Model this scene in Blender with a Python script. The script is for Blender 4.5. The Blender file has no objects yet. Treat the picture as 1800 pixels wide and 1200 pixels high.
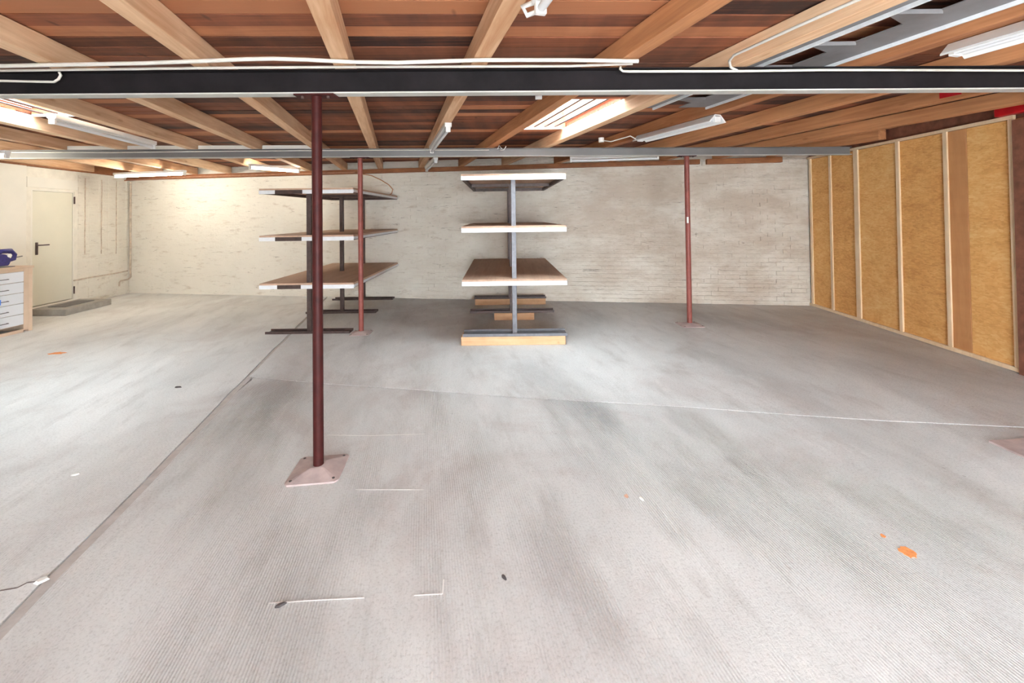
import bpy, bmesh, math, random
from mathutils import Vector, Matrix
random.seed(7)
S = bpy.context.scene
COL = S.collection

# ------------------------------------------------------------------ camera
F, PX, PY, EYE = 770.0, 900.0, 366.0, 1.65          # image taken as 1800x1200
PITCH, ROLL = math.radians(0.9), 0.012
fwd = Vector((0, math.cos(PITCH), math.sin(PITCH)))
up0 = Vector((0, -math.sin(PITCH), math.cos(PITCH)))
rt0 = Vector((1, 0, 0))
rt = rt0 * math.cos(ROLL) - up0 * math.sin(ROLL)
up = up0 * math.cos(ROLL) + rt0 * math.sin(ROLL)
cd = bpy.data.cameras.new('camera')
cd.sensor_width = 36.0
cd.lens = F * 36.0 / 1800.0
cd.shift_y = -(600.0 - PY) / 1800.0
cd.clip_start = 0.02
cam = bpy.data.objects.new('camera', cd)
COL.objects.link(cam)
m = Matrix((rt, up, -fwd)).transposed().to_4x4()
m.translation = Vector((0, 0, EYE))
cam.matrix_world = m
S.camera = cam

# ------------------------------------------------------------------ world, light, exposure
w = bpy.data.worlds.new('overcast_sky'); S.world = w; w.use_nodes = True
bgn = w.node_tree.nodes['Background']
bgn.inputs[0].default_value = (0.88, 0.945, 1.0, 1)
bgn.inputs[1].default_value = 25.0
S.view_settings.view_transform = 'Standard'
S.view_settings.look = 'None'
S.view_settings.gamma = 1.0
S.view_settings.use_curve_mapping = False
S.view_settings.exposure = 0.64
TUBE_EMIT = 62.0

def portal(name, loc, rot, sx, sy):
    l = bpy.data.lights.new(name, 'AREA'); l.shape = 'RECTANGLE'
    l.size, l.size_y = sx, sy; l.cycles.is_portal = True
    o = bpy.data.objects.new(name, l); o.location = loc; o.rotation_euler = rot
    COL.objects.link(o)

# ------------------------------------------------------------------ geometry of the plan
def ray(x, y): return rt * ((x - PX) / F) - up * ((y - PY) / F) + fwd
def at_z(x, y, z=0.0):
    d = ray(x, y); t = (z - EYE) / d.z
    return Vector((d.x * t, d.y * t, z))
def at_y(x, y, Y):
    d = ray(x, y); t = Y / d.y
    return Vector((d.x * t, Y, EYE + d.z * t))
def on_line(x, y, a, b):           # intersection with the vertical plane through plan points a, b
    n = Vector((b[1] - a[1], -(b[0] - a[0]), 0)); d = ray(x, y)
    t = (n.x * a[0] + n.y * a[1]) / n.dot(d)
    return Vector((d.x * t, d.y * t, EYE + d.z * t))
BL, BR = (-8.65, 9.90), (5.224, 7.719)              # back corners
FR, FL = (4.79, -3.0), (-7.23, -3.0)                # front corners
def back_y(X): return BL[1] + (X - BL[0]) * (BR[1] - BL[1]) / (BR[0] - BL[0])
def left_x(Y): return BL[0] + (BL[1] - Y) * 0.11
def right_x(Y): return BR[0] + (Y - BR[1]) * (5.224 - 4.79) / 10.719
JB, PB = 2.62, 2.76                                 # underside of joists, underside of planks
B1 = lambda X: 2.889 + 0.02 * (X + 1.285)
B2 = lambda X: 6.235 + 0.052 * (X + 2.157)

# ------------------------------------------------------------------ mesh building
class MB:
    def __init__(s): s.v = []; s.f = []; s.sm = []
    def add(s, vs, fs, smooth=False):
        b = len(s.v); s.v += [tuple(p) for p in vs]
        for f in fs: s.f.append([i + b for i in f]); s.sm.append(smooth)
    def hexa(s, p):                                  # 8 points, bottom 4 ccw then top 4
        s.add(p, [(3, 2, 1, 0), (4, 5, 6, 7), (0, 1, 5, 4), (1, 2, 6, 5), (2, 3, 7, 6), (3, 0, 4, 7)])
    def box(s, x0, x1, y0, y1, z0, z1):
        s.hexa([(x0, y0, z0), (x1, y0, z0), (x1, y1, z0), (x0, y1, z0), (x0, y0, z1), (x1, y0, z1), (x1, y1, z1), (x0, y1, z1)])
    def poly(s, pts, z0, z1):                        # ccw prism
        n = len(pts)
        vs = [(p[0], p[1], z0) for p in pts] + [(p[0], p[1], z1) for p in pts]
        fs = [tuple(range(n - 1, -1, -1)), tuple(range(n, 2 * n))]
        for i in range(n):
            j = (i + 1) % n; fs.append((i, j, j + n, i + n))
        s.add(vs, fs)
    def bar(s, a, b, wd, ht, upv=(0, 0, 1)):         # rectangular bar a->b, centred
        a, b = Vector(a), Vector(b); d = (b - a).normalized()
        r = d.cross(Vector(upv)).normalized(); u = r.cross(d).normalized()
        r *= wd / 2; u *= ht / 2
        s.hexa([a - r - u, a + r - u, b + r - u, b - r - u, a - r + u, a + r + u, b + r + u, b - r + u])
    def tube(s, pts, rad, n=8, cap=True):
        pts = [Vector(p) for p in pts]; rings = []
        ref = Vector((0, 0, 1))
        d0 = (pts[1] - pts[0]).normalized()
        if abs(d0.dot(ref)) > .9: ref = Vector((1, 0, 0))
        for i, p in enumerate(pts):
            d = (pts[min(i + 1, len(pts) - 1)] - pts[max(i - 1, 0)]).normalized()
            r = d.cross(ref)
            if r.length < 1e-3: r = d.cross(Vector((0, 1, 0)))
            r.normalize(); u = r.cross(d).normalized(); ref = u
            rr = rad[i] if isinstance(rad, (list, tuple)) else rad
            rings.append([p + (r * math.cos(t) + u * math.sin(t)) * rr for t in [2 * math.pi * k / n for k in range(n)]])
        vs = [q for R in rings for q in R]; fs = []
        for i in range(len(pts) - 1):
            for k in range(n):
                fs.append((i * n + k, i * n + (k + 1) % n, (i + 1) * n + (k + 1) % n, (i + 1) * n + k))
        s.add(vs, fs, True)
        if cap:
            s.add(rings[0], [tuple(range(n - 1, -1, -1))]); s.add(rings[-1], [tuple(range(n))])
    def build(s, name, mat, parent=None, origin=None, bevel=0, kind=None):
        me = bpy.data.meshes.new(name)
        o0 = Vector(origin) if origin is not None else (parent_origin(parent) if parent else Vector((0, 0, 0)))
        me.from_pydata([tuple(Vector(p) - o0) for p in s.v], [], s.f)
        me.polygons.foreach_set('use_smooth', s.sm)
        bm = bmesh.new(); bm.from_mesh(me); bmesh.ops.recalc_face_normals(bm, faces=bm.faces); bm.to_mesh(me); bm.free()
        me.materials.append(mat); me.update()
        o = bpy.data.objects.new(name, me); COL.objects.link(o)
        if parent:
            o.parent = parent
            if origin is not None: o.location = o0 - parent_origin(parent)
        else: o.location = o0
        if bevel:
            b = o.modifiers.new('bevel', 'BEVEL'); b.width = bevel; b.segments = 2; b.limit_method = 'ANGLE'
        if kind: o['kind'] = kind
        return o
def parent_origin(p):
    v = Vector((0, 0, 0))
    while p: v = v + p.location; p = p.parent
    return v
def tag(o, label, cat, group=None):
    o['label'] = label; o['category'] = cat
    if group: o['group'] = group
    return o
def empty(name, loc, label, cat, group=None):
    o = bpy.data.objects.new(name, None); COL.objects.link(o); o.location = loc; o.empty_display_size = .1
    return tag(o, label, cat, group)
def copy_tree(o, parent=None):
    c = o.copy(); COL.objects.link(c)
    if parent: c.parent = parent
    for ch in list(o.children): copy_tree(ch, c)
    return c
def struct(o): o['kind'] = 'structure'; return o

# ------------------------------------------------------------------ materials
def mat(name):
    mt = bpy.data.materials.new(name); mt.use_nodes = True
    nt = mt.node_tree; nt.nodes.clear()
    out = nt.nodes.new('ShaderNodeOutputMaterial'); b = nt.nodes.new('ShaderNodeBsdfPrincipled')
    nt.links.new(b.outputs[0], out.inputs[0])
    return mt, nt, b
def N(nt, t, **k):
    n = nt.nodes.new(t)
    for a, v in k.items():
        if a.startswith('i_'):
            n.inputs[a[2:].replace('_', ' ')].default_value = v
        else: setattr(n, a, v)
    return n
def pos(nt, rotz=0, scale=(1, 1, 1)):
    g = N(nt, 'ShaderNodeNewGeometry'); mp = N(nt, 'ShaderNodeMapping')
    mp.inputs['Rotation'].default_value = (0, 0, rotz)
    nt.links.new(g.outputs['Position'], mp.inputs[0])
    m2 = N(nt, 'ShaderNodeMapping'); m2.inputs['Scale'].default_value = scale
    nt.links.new(mp.outputs[0], m2.inputs[0]); return m2.outputs[0]
def ramp(nt, fac, stops):
    r = N(nt, 'ShaderNodeValToRGB'); e = r.color_ramp.elements
    while len(e) > 1: e.remove(e[-1])
    e[0].position = stops[0][0]; e[0].color = (*stops[0][1], 1)
    for p, c in stops[1:]:
        q = e.new(p); q.color = (*c, 1)
    nt.links.new(fac, r.inputs[0]); return r.outputs[0]
def noise(nt, vec, scale, detail=4, rough=.55, dist=0):
    n = N(nt, 'ShaderNodeTexNoise'); n.inputs['Scale'].default_value = scale; n.inputs['Detail'].default_value = detail
    n.inputs['Roughness'].default_value = rough; n.inputs['Distortion'].default_value = dist
    nt.links.new(vec, n.inputs['Vector']); return n.outputs[0]
def mixc(nt, f, a, b, mode='MIX'):
    x = N(nt, 'ShaderNodeMix', data_type='RGBA', blend_type=mode)
    for s_, v in ((x.inputs[0], f), (x.inputs[6], a), (x.inputs[7], b)):
        if hasattr(v, 'is_linked') or hasattr(v, 'links'): nt.links.new(v, s_)
        elif isinstance(v, (int, float)): s_.default_value = v
        else: s_.default_value = (*v, 1)
    return x.outputs[2]
def math_(nt, op, a, b=0.0, clamp=False):
    x = N(nt, 'ShaderNodeMath', operation=op, use_clamp=clamp)
    for s_, v in ((x.inputs[0], a), (x.inputs[1], b)):
        if isinstance(v, (int, float)): s_.default_value = v
        else: nt.links.new(v, s_)
    return x.outputs[0]
def bump(nt, b, h, strength, dist=.01):
    n = N(nt, 'ShaderNodeBump'); n.inputs['Strength'].default_value = strength; n.inputs['Distance'].default_value = dist
    nt.links.new(h, n.inputs['Height']); nt.links.new(n.outputs[0], b.inputs['Normal'])

def simple(name, col, rough=.6, metal=0, var=.12, vs=6, spec=.5):
    mt, nt, b = mat(name); p = pos(nt)
    n = noise(nt, p, vs, 5, .6)
    c = ramp(nt, n, [(.3, tuple(v * (1 - var) for v in col)), (.7, tuple(min(1, v * (1 + var)) for v in col))])
    nt.links.new(c, b.inputs['Base Color']); b.inputs['Roughness'].default_value = rough; b.inputs['Metallic'].default_value = metal; b.inputs['Specular IOR Level'].default_value = spec
    bump(nt, b, noise(nt, p, 90, 3), .08, .002)
    return mt
def wood(name, dark, light, rotz, rough=.75, stretch=(28, 1.1, 28), rnd=.5, knots=True, hue=None):
    mt, nt, b = mat(name)
    oi = N(nt, 'ShaderNodeObjectInfo')
    p = pos(nt, rotz, stretch)
    off = N(nt, 'ShaderNodeVectorMath', operation='ADD'); nt.links.new(p, off.inputs[0])
    sc = N(nt, 'ShaderNodeVectorMath', operation='SCALE'); sc.inputs[0].default_value = (13, 29, 7)
    nt.links.new(oi.outputs['Random'], sc.inputs['Scale']); nt.links.new(sc.outputs[0], off.inputs[1])
    g = noise(nt, off.outputs[0], 1.0, 5, .6, .6)
    g2 = noise(nt, pos(nt, rotz, (4, .7, 4)), 1.6, 3)
    f = math_(nt, 'ADD', math_(nt, 'MULTIPLY', g, .6), math_(nt, 'MULTIPLY', g2, .4))
    r = math_(nt, 'MULTIPLY', math_(nt, 'SUBTRACT', oi.outputs['Random'], .5), rnd)
    f = math_(nt, 'ADD', f, r)
    c = ramp(nt, f, [(.25, dark), (.75, light)])
    if hue:
        w2 = N(nt, 'ShaderNodeTexWhiteNoise', noise_dimensions='1D')
        nt.links.new(math_(nt, 'MULTIPLY', oi.outputs['Random'], 91.7), w2.inputs['W'])
        k = math_(nt, 'GREATER_THAN', w2.outputs['Value'], hue[0])
        c = mixc(nt, k, c, mixc(nt, .75, c, hue[1]))
    if knots:
        kn = N(nt, 'ShaderNodeTexVoronoi'); kn.inputs['Scale'].default_value = 1.0
        nt.links.new(pos(nt, rotz, (7, 2.2, 7)), kn.inputs['Vector'])
        kf = ramp(nt, kn.outputs['Distance'], [(.05, (1, 1, 1)), (.13, (0, 0, 0))])
        c = mixc(nt, math_(nt, 'MULTIPLY', kf, .55), c, dark)
    nt.links.new(c, b.inputs['Base Color']); b.inputs['Roughness'].default_value = rough
    bump(nt, b, g, .25, .004)
    return mt

JANG = -0.27
M = {}
M['joist_red'] = wood('reddish_joist_timber', (.26, .085, .03), (.64, .30, .13), JANG, stretch=(22, 1.2, 22), rnd=.25)
M['joist'] = wood('joist_timber', (.50, .24, .11), (.94, .68, .44), JANG, stretch=(22, 1.2, 22), rnd=.25)
M['plank'] = wood('roof_plank', (.032, .011, .007), (.29, .088, .037), 0, stretch=(1.4, 34, 34), rnd=.45, hue=(.90, (.50, .19, .08)))
M['plank_orange'] = wood('orange_roof_plank', (.34, .12, .05), (.62, .26, .12), 0, stretch=(1.4, 24, 24), rnd=.2)
M['plate'] = wood('plate_timber', (.17, .055, .02), (.40, .16, .06), 0, stretch=(1.1, 24, 24), rnd=.2)
M['pale_timber'] = wood('pale_timber', (.50, .27, .13), (.80, .52, .30), 0, stretch=(1.5, 20, 30), rnd=.1)
M['stud'] = wood('stud_timber', (.74, .54, .33), (.92, .74, .52), 0, stretch=(24, 24, 1.5), rnd=.15)
M['board'] = wood('shelf_board', (.42, .27, .19), (.62, .43, .31), 0, stretch=(20, 1.2, 20), rnd=.2, knots=False)
M['kerb'] = wood('kerb_timber', (.22, .06, .03), (.42, .15, .07), 0, stretch=(3, 3, 30), rnd=.2)
M['cab_wood'] = wood('cabinet_wood', (.62, .45, .32), (.80, .64, .50), 0, stretch=(10, 2, 2), rnd=.1, knots=False)
M['pole'] = simple('red_oxide_shaded', (.048, .008, .007), .55, 0, .3, 14, .22)  # darker copy of the pole red, the near pole's shade put into the colour
M['pole_far'] = simple('red_oxide_lit', (.26, .065, .05), .5, 0, .2, 14)  # lighter copy of the same red, with the far poles' light painted in
M['pole_plate'] = simple('dusty_red_oxide', (.44, .35, .33), .7, 0, .18, 9)
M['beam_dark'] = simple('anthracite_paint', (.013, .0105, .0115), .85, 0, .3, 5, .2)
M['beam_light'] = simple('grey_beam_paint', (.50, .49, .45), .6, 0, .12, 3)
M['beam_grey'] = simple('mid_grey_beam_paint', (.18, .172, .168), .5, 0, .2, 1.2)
M['steel'] = simple('dark_brown_steel', (.075, .048, .042), .5, .2, .3, 20)
M['steel_grey'] = simple('grey_steel', (.15, .15, .165), .45, .2, .2, 20)
M['white_edge'] = simple('white_edging', (.80, .82, .84), .5, 0, .06, 20)
M['white'] = simple('white_enamel', (.82, .82, .80), .35, 0, .04, 10)
M['conduit'] = simple('pvc_conduit', (.66, .63, .57), .5, 0, .1, 8)
M['galv'] = simple('galvanised_steel', (.20, .19, .195), .6, .1, .15, 5)
M['door'] = simple('door_cream', (.72, .69, .58), .5, 0, .03, 2)
M['black'] = simple('black_plastic', (.04, .02, .025), .45)
M['blue'] = simple('blue_tool_plastic', (.035, .030, .17), .4, 0, .3, 30)
M['drawer'] = simple('white_drawer', (.80, .83, .88), .4, 0, .02, 2)
M['red'] = simple('red_paint', (.55, .004, .010), .45, 0, .2, 10)
M['copper'] = simple('copper_brown', (.42, .20, .12), .5, .1, .25, 15)
M['dirty_pipe'] = simple('painted_pipe', (.55, .45, .36), .6, 0, .3, 12)
M['step'] = simple('grey_step_concrete', (.33, .31, .28), .85, 0, .15, 8)
M['mat'] = simple('dark_door_mat', (.15, .14, .14), .9, 0, .2, 30)
M['rope'] = simple('orange_cable', (.50, .23, .10), .6)
M['chip_white'] = simple('white_chip', (.85, .85, .80), .7)
M['chip_dark'] = simple('dark_chip', (.06, .05, .05), .7)
M['spot'] = simple('orange_spray', (.85, .30, .10), .8, 0, .25, 60)
M['post_brown'] = simple('brown_red_post', (.22, .085, .05), .7, 0, .3, 9)

def wall_mat(name, base, dirt, bumpy):
    mt, nt, b = mat(name); p = pos(nt)
    n1 = noise(nt, p, .55, 4, .6); n2 = noise(nt, pos(nt, .155, (2.0, 2.0, 7)), 1.6, 6, .65)
    c = ramp(nt, n1, [(.35, base), (.7, tuple(v * .90 for v in base))])
    k = ramp(nt, n2, [(.56, (0, 0, 0)), (.70, (1, 1, 1))])
    c = mixc(nt, math_(nt, 'MULTIPLY', k, .55), c, dirt)
    # dirt that grows towards the right-hand end of the wall
    sx = N(nt, 'ShaderNodeSeparateXYZ'); nt.links.new(p, sx.inputs[0])
    gx = N(nt, 'ShaderNodeMapRange'); nt.links.new(sx.outputs[0], gx.inputs[0])
    gx.inputs[1].default_value = -5; gx.inputs[2].default_value = 2.5; gx.inputs[3].default_value = 0; gx.inputs[4].default_value = .72
    nd = noise(nt, pos(nt, 0, (1, 1, 2.2)), .9, 5, .7)
    dd = ramp(nt, nd, [(.38, (0, 0, 0)), (.6, (1, 1, 1))])
    c = mixc(nt, math_(nt, 'MULTIPLY', gx.outputs[0], math_(nt, 'ADD', math_(nt, 'MULTIPLY', dd, .7), .3)), c, dirt)
    # dark scuffs
    n3 = noise(nt, pos(nt, .155, (1.2, 1.2, 9)), 2.3, 6, .75, 1.2)
    k3 = ramp(nt, n3, [(.60, (0, 0, 0)), (.68, (1, 1, 1))])
    c = mixc(nt, math_(nt, 'MULTIPLY', k3, .6), c, (.17, .12, .09))
    nt.links.new(c, b.inputs['Base Color']); b.inputs['Roughness'].default_value = .92
    h = math_(nt, 'ADD', math_(nt, 'MULTIPLY', n2, .7), math_(nt, 'MULTIPLY', noise(nt, p, 22, 5), .3))
    bump(nt, b, h, bumpy, .03)
    return mt
M['brick'] = wall_mat('whitewashed_brick', (.80, .755, .67), (.47, .37, .28), .6)
M['plaster'] = simple('smooth_plaster', (.80, .77, .70), .9, 0, .04, 1.5)
M['rough_plaster'] = simple('rough_white_wall', (.78, .74, .66), .92, 0, .1, 5)

def osb():
    mt, nt, b = mat('fibre_board')
    oi = N(nt, 'ShaderNodeObjectInfo')
    p = pos(nt, 0, (1, 1, 1.8))
    v = N(nt, 'ShaderNodeTexVoronoi'); v.inputs['Scale'].default_value = 26; nt.links.new(pos(nt, 0, (1, 1, 2.6)), v.inputs['Vector'])
    n1 = noise(nt, p, 3.0, 5, .65, .6)
    f = math_(nt, 'ADD', math_(nt, 'MULTIPLY', n1, .65), math_(nt, 'MULTIPLY', v.outputs['Color'], .28))
    f = math_(nt, 'ADD', f, math_(nt, 'MULTIPLY', math_(nt, 'SUBTRACT', oi.outputs['Random'], .5), .14))
    c = ramp(nt, f, [(.22, (.62, .28, .08)), (.50, (.80, .43, .14)), (.78, (.90, .60, .25))])
    nt.links.new(c, b.inputs['Base Color']); b.inputs['Roughness'].default_value = .85
    bump(nt, b, v.outputs['Distance'], .3, .004)
    return mt
M['osb'] = osb()
M['osb_dark'] = wood('dark_strip_board', (.50, .22, .08), (.66, .34, .14), 0, stretch=(14, 14, 2), rnd=0, knots=False)

def concrete(name, base, groove, rot, blot=1.0):
    mt, nt, b = mat(name)
    p = pos(nt); pg = pos(nt, rot)
    n1 = noise(nt, pos(nt, rot, (1.0, .42, 1)), .9, 6, .62, .4)
    n2 = noise(nt, pos(nt, rot, (3.2, .8, 1)), 1.7, 6, .7)
    n3 = noise(nt, p, 75, 6, .75)
    c = ramp(nt, n1, [(.30, tuple(v * .80 for v in base)), (.47, base), (.66, tuple(min(1, v * 1.16) for v in base))])
    bl = ramp(nt, noise(nt, pos(nt, 0, (1, 1, 1)), .75, 6, .65, .8), [(.50, (0, 0, 0)), (.66, (1, 1, 1))])
    c = mixc(nt, math_(nt, 'MULTIPLY', bl, .55 * blot), c, (.50, .44, .42))
    st = ramp(nt, n2, [(.52, (0, 0, 0)), (.72, (1, 1, 1))])
    c = mixc(nt, math_(nt, 'MULTIPLY', st, .42), c, (.42, .40, .38))
    wt = ramp(nt, noise(nt, pos(nt, rot, (2.2, .7, 1)), 2.4, 6, .7), [(.58, (0, 0, 0)), (.72, (1, 1, 1))])
    c = mixc(nt, math_(nt, 'MULTIPLY', wt, .35), c, (.86, .85, .82))
    sp = ramp(nt, n3, [(.33, (.45, .44, .43)), (.50, (1, 1, 1))])
    c = mixc(nt, .45, c, sp, 'MULTIPLY')
    # pits
    v = N(nt, 'ShaderNodeTexVoronoi'); v.inputs['Scale'].default_value = 7; nt.links.new(pos(nt, rot, (1.6, 1, 1)), v.inputs['Vector'])
    pt = ramp(nt, v.outputs['Distance'], [(.045, (1, 1, 1)), (.085, (0, 0, 0))])
    pm_ = ramp(nt, noise(nt, pos(nt, rot, (1, .6, 1)), 1.3, 4, .6), [(.50, (0, 0, 0)), (.62, (1, 1, 1))])
    c = mixc(nt, math_(nt, 'MULTIPLY', math_(nt, 'MULTIPLY', pt, .5), pm_), c, (.24, .21, .19))
    # brushed grooves
    wv = N(nt, 'ShaderNodeTexWave', wave_type='BANDS', bands_direction='X', wave_profile='SIN')
    wv.inputs['Scale'].default_value = 14; wv.inputs['Distortion'].default_value = 3.0; wv.inputs['Detail'].default_value = 3; wv.inputs['Detail Scale'].default_value = .6
    nt.links.new(pos(nt, rot, (1.7, .25, 1)), wv.inputs['Vector'])
    gm = ramp(nt, noise(nt, pos(nt, rot, (1.5, .35, 1)), 1.1, 4, .6), [(.44, (.04, .04, .04)), (.66, (1, 1, 1))])
    gh = math_(nt, 'MULTIPLY', math_(nt, 'MULTIPLY', wv.outputs['Fac'], gm), groove)
    gd = math_(nt, 'MULTIPLY', math_(nt, 'SUBTRACT', 1.0, wv.outputs['Fac']), gm)
    c = mixc(nt, math_(nt, 'MULTIPLY', gd, .30 * groove), c, (.38, .36, .34))
    nt.links.new(c, b.inputs['Base Color']); b.inputs['Roughness'].default_value = .78
    h = math_(nt, 'ADD', gh, math_(nt, 'MULTIPLY', n3, .8))
    bump(nt, b, h, .8, .009)
    return mt
M['slab_near'] = concrete('brushed_concrete', (.665, .67, .66), 1.0, -.20)
M['slab_left'] = concrete('worn_concrete_left', (.74, .745, .735), .35, -.24, .7)
M['slab_far'] = concrete('worn_concrete_far', (.69, .695, .685), .5, -.20, .8)
M['joint'] = simple('floor_joint', (.16, .13, .12), .95)
M['strip'] = simple('joint_mortar', (.50, .465, .44), .9, 0, .15, 12)

def emit(name, col, st):
    mt = bpy.data.materials.new(name); mt.use_nodes = True; nt = mt.node_tree; nt.nodes.clear()
    o = nt.nodes.new('ShaderNodeOutputMaterial'); e = nt.nodes.new('ShaderNodeEmission')
    e.inputs[0].default_value = (*col, 1); e.inputs[1].default_value = st; nt.links.new(e.outputs[0], o.inputs[0]); return mt
M['tube_on'] = emit('glowing_tube', (1.0, .95, .80), TUBE_EMIT)
M['tube_off'] = simple('frosted_tube', (.78, .79, .80), .25, 0, .02, 2)
def glass():
    mt = bpy.data.materials.new('roof_glass'); mt.use_nodes = True; nt = mt.node_tree; nt.nodes.clear()
    o = nt.nodes.new('ShaderNodeOutputMaterial'); t = nt.nodes.new('ShaderNodeBsdfTransparent'); g = nt.nodes.new('ShaderNodeBsdfGlossy')
    t.inputs[0].default_value = (.93, .96, .96, 1); g.inputs['Roughness'].default_value = .05
    x = nt.nodes.new('ShaderNodeMixShader'); x.inputs[0].default_value = .06
    nt.links.new(t.outputs[0], x.inputs[1]); nt.links.new(g.outputs[0], x.inputs[2]); nt.links.new(x.outputs[0], o.inputs[0]); return mt
M['glass'] = glass()

# ------------------------------------------------------------------ floor
mb = MB(); mb.poly([(-9.4, -3.3), (6, -3.3), (6, 10.4), (-9.4, 10.4)], -.20, -.03)
floor = struct(mb.build('floor', M['joint']))
mb = MB(); mb.poly([(-14, -12), (12, -12), (12, -3.3), (-14, -3.3)], -.30, -.02)
struct(mb.build('trim_1', M['slab_far']))            # yard outside the added gate opening
cr = [at_z(0, 1100), at_z(230, 868), at_z(433, 662), at_z(505, 590)]
def crack_x(Y):                                      # joint running away from the viewer
    P = [(p.x, p.y) for p in cr]
    if Y <= P[0][1]: a, b = P[0], P[1]
    elif Y >= P[-1][1]: a, b = P[-2], P[-1]
    else:
        for a, b in zip(P, P[1:]):
            if a[1] <= Y <= b[1]: break
    return a[0] + (Y - a[1]) * (b[0] - a[0]) / (b[1] - a[1])
cross = [at_z(433, 662), at_z(560, 674), at_z(690, 682), at_z(900, 698), at_z(1200, 715), at_z(1400, 730), at_z(1540, 739), at_z(1790, 751)]
cross = [(p.x, p.y) for p in cross]
cross.append((right_x(cross[-1][1]) + .1, cross[-1][1] - .12))
Yc = cross[0][1]
def jag(a, b, n, amp, sd):
    r = random.Random(sd); out = []
    for i in range(n):
        t = i / n; out.append((a[0] + (b[0] - a[0]) * t + (r.uniform(-amp, amp) if i else 0), a[1] + (b[1] - a[1]) * t + (r.uniform(-amp, amp) if i else 0)))
    return out
seam = []
ys = [-3.2 + i * .35 for i in range(int((9.95 + 3.2) / .35) + 1)]
r = random.Random(3)
seam = [(crack_x(y) + r.uniform(-.008, .008), y) for y in ys]
g = .007
leftpts = [(-9.0, -3.2)] + [(x - g, y) for x, y in seam] + [(-9.0, 10.1)]
mb = MB(); mb.poly(leftpts, -.03, 0); mb.build('concrete_slab', M['slab_left'], floor)
strip = [(x, y) for x, y in seam if y < 8.8]
mb = MB(); mb.poly([(x + g * .4, y) for x, y in strip] + [(x + g * .4 + (.055 if y < 4.7 else .035), y) for x, y in reversed(strip)], -.03, -.002)
mb.build('joint_filling', M['strip'], floor)
nearp = [(5.5, -3.2)] + [(x, y - .006) for x, y in reversed(cross)][0:0]
k = [(x + g + .05, y) for x, y in seam if y < Yc - .1]
nearp = [k[0], (5.6, -3.2)] + [(x, y - .006) for x, y in reversed(cross)][:-1] + [(k[-1][0] - .06, Yc - .02)] + list(reversed(k[1:]))
mb = MB(); mb.poly(nearp, -.03, 0); mb.build('concrete_slab', M['slab_near'], floor)
k2 = [(x + g + .03, y) for x, y in seam if y > Yc + .1]
farp = [(k2[0][0] + .05, Yc + .01)] + [(x, y + .008) for x, y in cross[1:]] + [(5.6, 10.1), (k2[-1][0], 10.1)] + list(reversed(k2))
mb = MB(); mb.poly(farp, -.03, .002); mb.build('concrete_slab', M['slab_far'], floor)
# side crack at lower left: a narrow open groove line built as a dark filled sliver
mb = MB(); pts = [at_z(0, 1038), at_z(30, 1033), at_z(48, 1024), at_z(72, 1021)]
for a, b in zip(pts, pts[1:]): mb.bar(a, b, .006, .003)
mb.build('crack', M['joint'], floor)

# ------------------------------------------------------------------ walls
def wall(name, a, b, z0, z1, th, material, side, kind=True):
    d = Vector((b[0] - a[0], b[1] - a[1], 0)).normalized(); n = Vector((-d.y, d.x, 0)) * side * th
    p = [(a[0], a[1]), (b[0], b[1]), (b[0] + n.x, b[1] + n.y), (a[0] + n.x, a[1] + n.y)]
    if side < 0: p = p[::-1]
    mb = MB(); mb.poly(p, z0, z1)
    return struct(mb.build(name, material))
WT = 2.7865
wb = wall('wall_back', BL, (BR[0] + .12, BR[1] - .0189), -.2, WT, .25, M['brick'], 1)
# whitewashed courses: real relief, far too many and too faint to pick apart
bd = Vector((BR[0] - BL[0], BR[1] - BL[1], 0)); L = bd.length; bd.normalize(); bn = Vector((bd.y, -bd.x, 0))
mb = MB(); r = random.Random(11); z = 0.0; row = 0; rp_ = 0.0
while z < WT - .03:
    h = .076; s_ = -.12 if row % 2 else 0.0; ph_ = r.uniform(0, 9)
    while s_ < L:
        ln = .235 + r.uniform(-.006, .006)
        a0, a1 = max(s_ + .001, 0), min(s_ + .243, L)
        if a1 - a0 > .02:
            frac = a0 / L
            amp = .005 + .017 * min(1, max(0, (frac - .25) / .25)) 
            pr = .002 + amp * (.62 * abs(math.sin(ph_ + s_ * 1.7 + 1.3 * math.sin(s_ * .9 + ph_))) + .38 * r.random())
            j = [r.uniform(-.004, .004) for _ in range(4)]
            base = Vector((BL[0], BL[1], 0))
            q = [base + bd * a0 + Vector((0, 0, z + .003 + j[0])), base + bd * a1 + Vector((0, 0, z + .003 + j[1])),
                 base + bd * a1 + Vector((0, 0, z + h - .004 + j[2])), base + bd * a0 + Vector((0, 0, z + h - .004 + j[3]))]
            o_ = [v + bn * (pr + r.uniform(-.001, .001) + (.005 if kk < 2 else -.001)) for kk, v in enumerate(q)]
            i0 = len(mb.v); mb.v += [tuple(v) for v in q + o_]
            for f in ((4, 5, 6, 7), (0, 1, 5, 4), (1, 2, 6, 5), (2, 3, 7, 6), (3, 0, 4, 7)):
                mb.f.append([i0 + t for t in f]); mb.sm.append(False)
        s_ += .243
    z += h; row += 1
mb.build('brickwork', M['brick'], wb, kind='stuff')

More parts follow.
